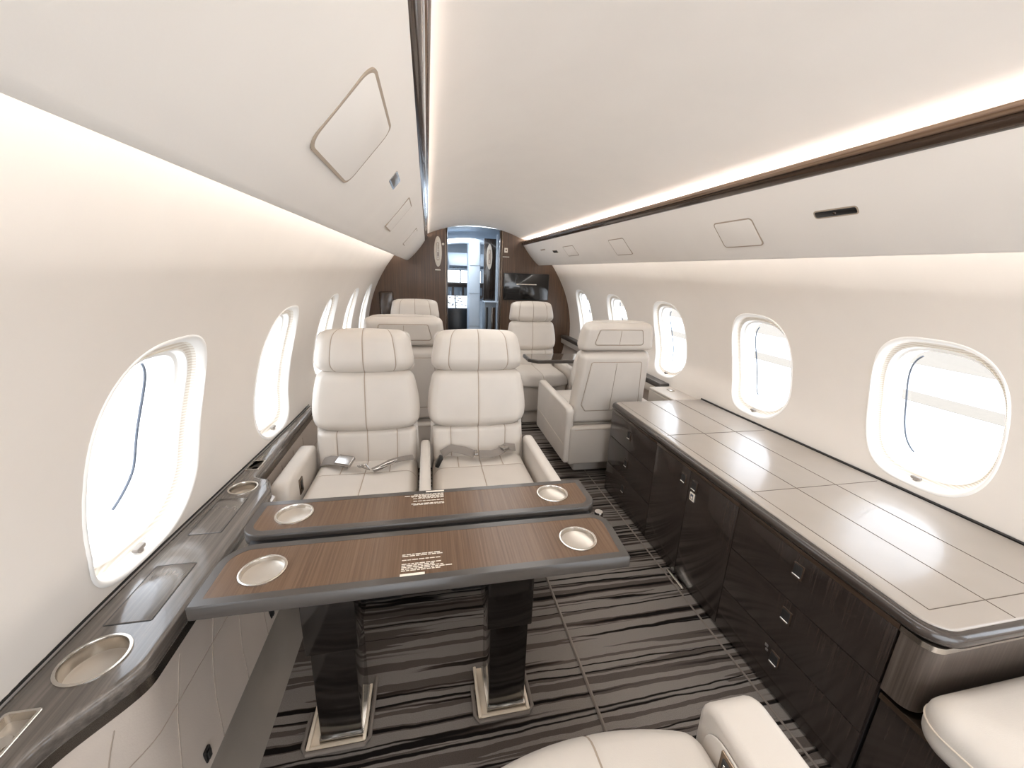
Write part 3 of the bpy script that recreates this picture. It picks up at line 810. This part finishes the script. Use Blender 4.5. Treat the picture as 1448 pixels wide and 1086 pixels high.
def make_seat(label, X, Y, rz, w=.46, arms=(), rear=False, single=True, group=None, armz=.575, detail=True, bow=.030, hs_=1.0):
    t = empty('cabin_seat', label, 'seat', (X, Y, 0), rz, group)
    ty = math.radians(-8.5)
    B = lambda z, y=0: T3(0, y+0, .44, ty) @ T3(0, 0, z)
    # seat cushion
    q = NB(); cushion(q, w-.01, w+.005, .50, .075, (.5,) if not detail else ((.27, 0, .36), .5, (.73, 0, .36)), () if not detail else (.36,), r=.05, back=.03, corner=.03, groove=.0045)
    for v in q.verts:
        v.co.x *= 1.0; v.co.y += 0
        v.co.z += bow*(1-(2*v.co.x/w)**2)*max(0, v.co.z/.5)**2     # bowed nose
    for v in q.verts:   # drop the nose
        tz = max(0, (v.co.z-.40)/.13); v.co.y += .018*tz*tz
    q.transform(T3(0, .03, .405, math.radians(-90), 0, PI))
    obj('seat_cushion', q, list(LM), t, ang=70)
    # back cushions
    cush_obj('lumbar_cushion', t, B(.0), w-.02, w-.01, .185, .045, (.2, .5, .8), (), r=.03, corner=.02)
    cush_obj('back_cushion', t, B(.180), w-.035, w-.045, .285, .062, (.5,), (), r=.05, corner=.04, wmid=.062, bulge=.15, sag=.012, peak=.30)
    cush_obj('headrest', t, B(.458, -.012), hs_*.425, hs_*.375, .19, .064, (.18, .5, .82), (), r=.06, corner=.04, bulge=.2, wmid=.030, sag=.014, crown=.006, peak=.35)
    # shells
    q = NB(); cushion(q, w+.02, w-.03, .51, .066, (), (), r=.04, back=.0, corner=.04); q.transform(B(-.05, .01) @ T3(rz=PI)); sh = obj('back_shell', q, list(LM), t, ang=70)
    q = NB(); cushion(q, hs_*.45, hs_*.405, .178, .062, (), (), r=.035, back=.0, corner=.03); q.transform(B(.462, .0) @ T3(rz=PI)); hs = obj('headrest_shell', q, list(LM), t, ang=70)
    if rear:
        for par, zc, h, wb, wt, off in ((sh, .05, .34, .40, .30, .0765), (hs, .505, .095, .33, .28, .0625)):
            q = NB(); o_ = rpoly([(-wb/2, 0, .015), (wb/2, 0, .015), (wt/2 if par is sh else wt/2, h, .012), (-wt/2, h, .012)], 4)
            if par is sh: o_ = rpoly([(-wb/2+.03, 0, .01), (wb/2-.03, 0, .01), (wb/2, .045, .01), (wt/2+.02, h, .012), (-wt/2-.02, h, .012), (-wb/2, .045, .01)], 4)
            slab(q, o_, [(0, -.004), (0, .001), (.004, .004)])
            q.transform(B(zc, off) @ Matrix(((-1, 0, 0, 0), (0, 0, 1, 0), (0, 1, 0, 0), (0, 0, 0, 1))))
            pn = obj('rear_panel', q, 'leather', par, ang=30)
            q = NB(); l = inset(o_, -.002); l = l+[l[0]]
            tube(q, [(p.x, p.y, .0015) for p in l], .0022, 5); tube(q, [(.0, .004, .0045), (.0, h-.004, .0045)], .0016, 5)
            q.transform(B(zc, off) @ Matrix(((-1, 0, 0, 0), (0, 0, 1, 0), (0, 1, 0, 0), (0, 0, 0, 1))))
            obj('piping', q, 'seam', pn)
    # base
    bm = NB(); box(bm, (0, -.20, .265), (w-.015, .50, .27), .02, 3); obj('seat_base', bm, 'leather2', t, ang=50)
    bm = NB(); box(bm, (0, -.20, .07), (w-.14, .40, .135), .015, 3); obj('pedestal', bm, 'gap' if not single else 'leather2', t)
    if rear:
        bm = NB(); box(bm, (0, .125, .265), (w+.06, .05, .27), .02, 3); rs = obj('rear_shroud', bm, 'leather2', t, ang=50)
        bm = NB(); tube(bm, [(-w/2, .151, .38), (w/2, .151, .38)], .0016, 5); obj('piping', bm, 'seam', rs)
    for sx, wa, ctl, y0, y1 in arms:
        xa = sx*(w/2+wa/2+.004)
        a = arm(t, xa, y0, y1, armz, wa, .14 if single else .12)
        if single:
            bm = NB(); tube(bm, [(xa+sx*wa/2, y0+.01, .30), (xa+sx*wa/2, y1-.02, .27)], .0016, 5)
            tube(bm, [(xa+sx*(wa/2-.002), y0+.03, armz-.022), (xa+sx*(wa/2-.002), y1-.03, armz-.04)], .0016, 5)
            obj('piping', bm, 'pipe', a)
        if ctl: control(a, xa-sx*(wa/2+.001), y0+.10, armz-.085, -sx)
    return t
def ribbon(bm, pts, w, th=.003, mat=0):
    pts = [Vector(p) for p in pts]; rings = []
    for i, p in enumerate(pts):
        d = pts[min(i+1, len(pts)-1)]-pts[max(i-1, 0)]; s_ = d.cross(Vector((0, -.55, .83))).normalized()*w/2; u = s_.cross(d).normalized()*th/2
        if u.z < 0: u = -u
        rings.append([bm.verts.new(p+s_+u), bm.verts.new(p-s_+u), bm.verts.new(p-s_-u), bm.verts.new(p+s_-u)])
    for a, b_ in zip(rings, rings[1:]):
        for k in range(4): f = bm.faces.new([a[k], a[(k+1) % 4], b_[(k+1) % 4], b_[k]]); f.material_index = mat
    for e in (rings[0], rings[-1]): bm.faces.new(e).material_index = mat

G1 = 'cream leather cabin seats'
SY = 1.85
s1 = make_seat('cream leather seat behind the table, beside the left wall, unbuckled belt on cushion', -.845, SY, 0, arms=((-1, .07, False, -.39, .03),), single=False, group=G1)
s2 = make_seat('cream leather seat behind the table, on the aisle, belt laid across the cushion', -.325, SY, 0, arms=((-1, .044, False, -.50, .03), (1, .05, False, -.50, .03)), single=False, group=G1)
# control plate on inner face of the left arm
for c in list(s1.children):
    if c.name.startswith('armrest'): control(c, -(.46/2+.004)+.001, -.25, .49, 1)
def b2l(X, pts): return [(x-X, y-SY, z+.006) for x, y, z in pts]
# belt, left seat
bm = NB(); ribbon(bm, b2l(-.838, [(-1.035, 1.80, .485), (-1.0, 1.775, .505), (-.955, 1.752, .512), (-.90, 1.725, .505)]), .046)
ribbon(bm, b2l(-.838, [(-.80, 1.672, .494), (-.77, 1.69, .499), (-.73, 1.72, .507), (-.69, 1.75, .503), (-.63, 1.775, .499)]), .026)
sb = obj('seat_belt', bm, 'belt', s1)
bm = NB(); box(bm, tuple(b2l(-.838, [(-.925, 1.735, .517)])[0]), (.078, .052, .020), .006, 3, rot=Matrix.Rotation(math.radians(-26), 3, 'Z') @ Matrix.Rotation(math.radians(28), 3, 'X')); obj('buckle', bm, 'buckle', sb, ang=50)
bm = NB(); c0 = b2l(-.838, [(-.868, 1.702, .505), (-.835, 1.715, .503), (-.812, 1.672, .498), (-.868, 1.702, .505)]); tube(bm, c0, .0035, 6)
lathe(bm, tuple(b2l(-.838, [(-.852, 1.70, .503)])[0]), [(.007, -.003), (.007, .004), (.013, .004), (.013, -.003)], 18)
tube(bm, b2l(-.838, [(-.80, 1.668, .498), (-.745, 1.70, .510), (-.70, 1.735, .510), (-.72, 1.70, .506), (-.80, 1.668, .498)]), .003, 6); obj('latch_plate', bm, 'buckle', sb)
# belt, right seat
bm = NB(); ribbon(bm, b2l(-.325, [(-.505, 1.785, .50), (-.46, 1.79, .527), (-.40, 1.77, .520), (-.35, 1.745, .508)]), .042)
ribbon(bm, b2l(-.325, [(-.33, 1.745, .508), (-.27, 1.742, .507), (-.235, 1.755, .510), (-.19, 1.785, .522), (-.145, 1.79, .512)]), .040)
sb = obj('seat_belt', bm, 'belt', s2)
bm = NB(); box(bm, tuple(b2l(-.325, [(-.345, 1.747, .514)])[0]), (.018, .046, .014), .003, 2); obj('strap_keeper', bm, 'buckle', sb)
bm = NB(); box(bm, tuple(b2l(-.325, [(-.205, 1.775, .521)])[0]), (.036, .046, .014), .003, 2, rot=Matrix.Rotation(math.radians(28), 3, 'Z')); obj('buckle', bm, 'buckle', sb)
bm = NB(); box(bm, tuple(b2l(-.325, [(-.52, 1.71, .50)])[0]), (.02, .035, .055), .006, 3, rot=Matrix.Rotation(math.radians(25), 3, 'Y')); obj('belt_anchor', bm, 'black', sb)

s3 = make_seat('cream leather club seat seen from behind, beside far end of the credenza', .618, 2.44, PI, w=.51, hs_=1.13, arms=((1, .055, False, -.56, .14), (-1, .055, False, -.56, .14)), rear=True, group=G1, armz=.55)
s4 = make_seat('cream leather club seat seen from behind, directly behind the table seats by the left wall', -.70, 2.62, PI, w=.50, hs_=1.12, arms=((1, .06, False, -.52, .12), (-1, .06, False, -.52, .12)), rear=True, group=G1, armz=.55)
s5 = make_seat('aft facing cream leather seat against the bulkhead left of the cockpit door', -.672, 3.80, 0, w=.47, detail=False, arms=((1, .06, False, -.5, .05), (-1, .06, False, -.5, .05)), group=G1, armz=.55)
s6 = make_seat('aft facing cream leather seat under the wall monitor right of the cockpit door', .445, 3.80, 0, w=.47, detail=False, arms=((1, .06, False, -.5, .05), (-1, .06, False, -.5, .05)), group=G1, armz=.55)
s7 = make_seat('cream leather seat in the foreground at the bottom edge, its rounded armrest on the right', -.255, .052, PI, w=.47, detail=False, bow=.05, arms=((-1, .115, False, -.475, .03),), single=False, group=G1, armz=.545)
for c in list(s7.children):
    if c.name.startswith('armrest'):
        bm = NB(); o_ = rpoly([(-.445, .30, .02), (-.445, .50, .05), (-.20, .50, .02), (-.20, .30, .02)], 6)
        slab(bm, o_, [(0, 0), (.001, .003), (.004, .0045)])
        bm.transform(Matrix.Translation((-.239+.002, 0, 0)) @ Matrix(((0, 0, 1, 0), (1, 0, 0, 0), (0, 1, 0, 0), (0, 0, 0, 1))))
        a2 = obj('inner_panel', bm, 'leather', c, ang=40)
        bm = NB(); box(bm, (-.232, -.372, .455), (.006, .052, .085), .004); box(bm, (-.2285, -.372, .455), (.004, .036, .066), .003, mat=1)
        for k in (-1, 0, 1): box(bm, (-.2265, -.372+k*.010, .455), (.003, .004, .05), .001, mat=2)
        obj('control_panel', bm, ['bronze', 'black', 'chrome'], a2)

# club table on the right
root = empty('club_table', 'dark glossy fold out table between the two right club seats', 'table')
o_ = rpoly([(.30, 3.03, .02), (1.09, 3.03, .01), (1.09, 3.30, .01), (.235, 3.30, .02), (.235, 3.10, .02)], 5)
bm = NB(); slab(bm, o_, [(.002, .655), (0, .658), (0, .678), (.003, .681)], ); obj('table_leaf', bm, 'edge', root)
bm = NB(); slab(bm, inset(o_, .018), [(0, .6805), (0, .6818)]); obj('walnut_inlay', bm, 'glosswood', root)
bm = NB(); box(bm, (1.05, 3.16, .60), (.08, .24, .10), .005); box(bm, (.66, 3.17, .645), (.7, .05, .02), .003); obj('support_bracket', bm, 'black', root)
# ------------------------------------------------------------------ bulkhead fittings
YF = YB-.003
def oval(x, y, z, w, h, label):
    bm = NB(); o_ = [Vector((w/2*math.cos(2*PI*i/40), h/2*math.sin(2*PI*i/40))) for i in range(40)]
    slab(bm, o_, [(0, 0), (.001, .003), (.003, .0045)])
    m_ = Matrix.Translation((x, y, z)) @ Matrix.Rotation(PI/2, 4, 'X'); bm.transform(m_)
    o = obj('oval_emblem', bm, 'emblem'); tag(o, label, 'emblem')
    bm = NB(); s_ = h/.35   # upright mark made of stacked strokes
    for dx, dz, ww, hh in ((-.012, 0, .005, .20), (.012, 0, .005, .20), (0, .098, .028, .006), (0, -.098, .028, .006), (0, .055, .006, .05), (0, -.03, .014, .05), (0, .015, .024, .005), (0, -.065, .020, .005)):
        box(bm, (x+dx*s_, y-.005, z+dz*s_), (ww*s_, .002, hh*s_))
    obj('upright_mark', bm, 'trimwood', o)
oval(-.428, YF, 1.552, .088, .335, 'pale upright oval emblem on the bulkhead left of the cockpit door')
bm = NB(); box(bm, (-.431, YF-.001, 1.350), (.062, .002, .012)); tag(obj('small_placard', bm, 'placard'), 'small white placard under the left oval emblem', 'placard')
bm = NB(); lathe(bm, (-.368, YF, 1.635), [(0, .006), (.010, .005), (.014, 0)], 20, rot=Matrix.Rotation(PI/2, 3, 'X')); tag(obj('round_button', bm, 'emblem'), 'small pale round button beside the left oval emblem', 'button')
bm = NB(); box(bm, (.368, YF-.002, 1.600), (.040, .004, .052), .001); box(bm, (.368, YF-.005, 1.600), (.016, .002, .020), mat=1); tag(obj('wall_switch', bm, ['placard', 'bronze']), 'small white wall switch at upper left of the right bulkhead panel', 'switch')
bm = NB()
for k in range(7): box(bm, (.335+k*.0115, YF-.001, 1.525), (.009, .002, .011))
tag(obj('small_placard', bm, 'emblem'), 'thin line of pale lettering below the white wall switch', 'placard')
root = empty('wall_monitor', 'black flat monitor on the bulkhead above the right forward seat', 'monitor')
bm = NB(); box(bm, (.625, YF-.02, 1.185), (.565, .04, .315), .004); obj('casing', bm, 'black', root)
bm = NB(); box(bm, (.625, YF-.0415, 1.185), (.545, .003, .295), .001); sc_ = obj('screen', bm, 'screen', root)
bm = NB(); random.seed(3); x = .50
while x < .745: w = random.uniform(.008, .02); box(bm, (x+w/2, YF-.0438, 1.215), (w, .001, .009)); x += w+.003
obj('screen_text', bm, 'placard', sc_)
bm = NB(); box(bm, (-1.02, YF-.02, .86), (.16, .04, .46), .03, 4); tag(obj('wall_locker', bm, 'railDark'), 'dark glossy rounded panel low on the bulkhead beside the left wall', 'panel')

# ------------------------------------------------------------------ vestibule and cockpit beyond the doorway
def room(name, c, s_, mat, **k):
    bm = NB(); box(bm, c, s_, **k); return struct(name, bm, mat)
room('wall_vestibule_left', (-.62, 5.75, .93), (.04, 1.5, 1.9), 'bluewhite')
room('wall_vestibule_right', (.66, 5.9, .93), (.04, 1.85, 1.9), 'bluewhite')
bm = NB(); sweep(bm, [(x/20*.7, 1.85-.12*(x/20)**2) for x in range(-20, 21)], [4.97, 7.5], closed_prof=False); struct('ceiling_vestibule', bm, 'bluegrey')
bm = NB(); # bright arch frame across the passage
for k in range(16):
    a0, a1 = PI*k/16, PI*(k+1)/16
pts = [( .62*math.cos(PI*k/24), 5.55, 1.50+.225*math.sin(PI*k/24)) for k in range(25)]
tube(bm, pts, .035, 8); struct('trim_10', bm, 'bluewhite')
bm = NB(); box(bm, (0, 7.45, .93), (1.6, .05, 1.9)); struct('wall_nose', bm, 'cockgrey')
# overhead panel
root = empty('overhead_panel', 'cool grey cockpit overhead panel with rows of small switches seen through the doorway', 'panel')
bm = NB(); box(bm, (.08, 6.55, 1.50), (.62, .5, .05), .01, rot=Matrix.Rotation(math.radians(24), 3, 'X')); obj('housing', bm, 'cockgrey', root)
bm = NB()
for i in range(9):
    for j in range(4): box(bm, (-.16+i*.06, 6.34+j*.10, 1.385+j*.045), (.03, .03, .012))
obj('switch', bm, 'instr', root)
root = empty('windshield', 'bright cockpit windshield seen through the open doorway', 'windshield')
bm = NB(); box(bm, (.07, 7.38, 1.245), (.62, .01, .21), .004); obj('pane', bm, 'skylit', root)
bm = NB()
for x in (-.245, .02, .39): box(bm, (x, 7.36, 1.245), (.02, .02, .23))
for z in (1.135, 1.355): box(bm, (.07, 7.36, z), (.66, .02, .02))
obj('window_post', bm, 'cockgrey', root)
root = empty('instrument_panel', 'dark instrument panel below the cockpit windshield', 'panel')
bm = NB(); box(bm, (.07, 7.1, 1.00), (.9, .25, .26), .02); box(bm, (.07, 7.05, 1.135), (.95, .36, .03), .01); obj('panel_body', bm, 'instr', root)
bm = NB()
for x in (-.22, -.05, .12, .29): box(bm, (x, 6.972, 1.01), (.13, .004, .13), .002)
obj('display', bm, 'cockgrey', root)
root = empty('control_pedestal', 'cockpit centre console with lit display pages seen through the doorway', 'console')
bm = NB(); box(bm, (-.12, 6.45, .42), (.36, .7, .84), .02); obj('console_body', bm, 'black', root)
rot = Matrix.Rotation(math.radians(38), 3, 'X')
bm = NB(); box(bm, (-.22, 6.09, .90), (.12, .26, .012), .002, rot=rot); box(bm, (-.055, 6.09, .90), (.18, .26, .012), .002, rot=rot); obj('display', bm, 'display', root)
bm = NB(); random.seed(9)
for k in range(16):
    u, v = random.uniform(-.27, .02), random.uniform(-.11, .11); box(bm, (u, 6.09+v*math.cos(math.radians(38)), .907+v*math.sin(math.radians(38))), (.03, .012, .012), rot=rot)
obj('display_marks', bm, 'instr', root)
for x, nm in ((-.10, 'left'), (.28, 'right')):
    bm = NB(); tube(bm, [(x-.08, 6.75, 1.02), (x-.085, 6.75, .93), (x-.04, 6.75, .89), (x+.04, 6.75, .89), (x+.085, 6.75, .93), (x+.08, 6.75, 1.02)], .014, 8); tube(bm, [(x, 6.75, .89), (x, 6.95, .85)], .018, 8)
    tag(obj('control_yoke', bm, 'cockgrey'), 'grey U shaped control yoke in front of the %s half of the instrument panel' % nm, 'yoke')
# closet column, galley door with emblem, low cabinet
root = empty('vestibule_closet', 'tall pale blue white closet column in the vestibule', 'closet')
bm = NB(); box(bm, (.065, 5.66, .86), (.15, .3, 1.72), .015, 3); obj('closet_body', bm, 'bluewhite', root)
bm = NB()
for z in (.62, 1.06, 1.42): box(bm, (.065, 5.508, z), (.148, .003, .004))
obj('panel_joint', bm, 'cockgrey', root)
root = empty('galley_door', 'open dark wood door leaf with a pale oval emblem beyond the doorway', 'door')
bm = NB(); box(bm, (.235, 5.32, 1.365), (.155, .03, .77), .004); obj('door_leaf', bm, 'dwood', root)
bm = NB(); o_ = [Vector((.036*math.cos(2*PI*i/36), .155*math.sin(2*PI*i/36))) for i in range(36)]; slab(bm, o_, [(0, 0), (.001, .003)]); bm.transform(Matrix.Translation((.228, 5.303, 1.53)) @ Matrix.Rotation(PI/2, 4, 'X')); e = obj('oval_emblem', bm, 'emblem', root)
bm = NB()
for dx, dz, ww, hh in ((-.010, 0, .004, .17), (.010, 0, .004, .17), (0, .083, .024, .005), (0, -.083, .024, .005), (0, .0, .005, .08)): box(bm, (.228+dx, 5.2985, 1.53+dz), (ww, .002, hh))
obj('upright_mark', bm, 'trimwood', e)
root = empty('vestibule_cabinet', 'low grey and dark cabinet under the open dark door leaf', 'cabinet')
bm = NB(); box(bm, (.250, 5.36, .485), (.16, .2, .95), .006); obj('cabinet_body', bm, 'cockgrey', root)
bm = NB(); box(bm, (.20, 5.256, .50), (.028, .008, .80), .002); box(bm, (.285, 5.256, .50), (.05, .008, .80), .002, mat=1); obj('front_strip', bm, ['black', 'railDark'], root)
bm = NB(); box(bm, (.25, 5.35, .967), (.17, .20, .014), .003); obj('counter', bm, 'bluewhite', root)
bm = NB(); box(bm, (.325, 5.3, .93), (.018, .03, 1.75), .003); struct('trim_11', bm, 'bluewhite')

# ------------------------------------------------------------------ outside
bm = NB(); box(bm, (0, 0, -2.4), (400, 400, .1)); struct('ground', bm, 'tarmac')
for side, nm in ((-1, 'left'), (1, 'right')):
    for k, (a, b_) in enumerate(((15.2, 16.8), (23, 60))):
        bm = NB(); v = [bm.verts.new((side*x, y, -2.34)) for x, y in ((a, -150), (b_, -150), (b_, 150), (a, 150))]; bm.faces.new(v)
        struct('ground_strip', bm, 'field')

# ------------------------------------------------------------------ light
W = bpy.data.worlds.new('World'); S.world = W; W.use_nodes = True
bg = W.node_tree.nodes['Background']; bg.inputs['Color'].default_value = (.90, .955, 1.02, 1); bg.inputs['Strength'].default_value = 3.4
def area(name, loc, rot, sx, sy, power, col=(1, 1, 1), portal=False, spread=None):
    l = bpy.data.lights.new(name, 'AREA'); l.shape = 'RECTANGLE'; l.size = sx; l.size_y = sy; l.energy = power; l.color = col
    if portal: l.cycles.is_portal = True
    if spread: l.spread = math.radians(spread)
    o = bpy.data.objects.new(name, l); COL.objects.link(o); o.location = loc; o.rotation_euler = rot
    return o
for side in (-1, 1):
    for yc in WY[side]:
        o = area('window_portal', (side*1.36, yc, .92), (0, side*PI/2, 0), .52, .40, 1, portal=True)
area('aft_portal', (0, YA-.02, .95), (-PI/2, 0, 0), 2.4, 1.9, 1, portal=True).rotation_euler = (PI/2, 0, 0)
# unseen fill lights added: cool for vestibule and cockpit, near white for cabin
area('vestibule_fill', (-.2, 5.3, 1.80), (0, 0, 0), .5, .5, 9, (.88, .94, 1))
area('cockpit_fill', (0, 6.5, 1.78), (0, 0, 0), .6, .4, 6, (.88, .94, 1))
area('cabin_fill', (0, 1.0, 1.835), (0, 0, 0), .5, 3.0, 11, (1, .985, .965))
area('cabin_fill', (0, 3.6, 1.835), (0, 0, 0), .5, 2.0, 8, (1, .985, .965))

S.view_settings.view_transform = 'Standard'; S.view_settings.look = 'None'
S.view_settings.exposure = .44; S.view_settings.gamma = 1
S.cycles.use_denoising = True
try: S.cycles.denoiser = 'OPENIMAGEDENOISE'
except Exception: pass
S.cycles.max_bounces = 10; S.cycles.diffuse_bounces = 6; S.cycles.glossy_bounces = 4; S.cycles.transparent_max_bounces = 12
S.cycles.sample_clamp_indirect = 8; S.cycles.caustics_reflective = False; S.cycles.caustics_refractive = False
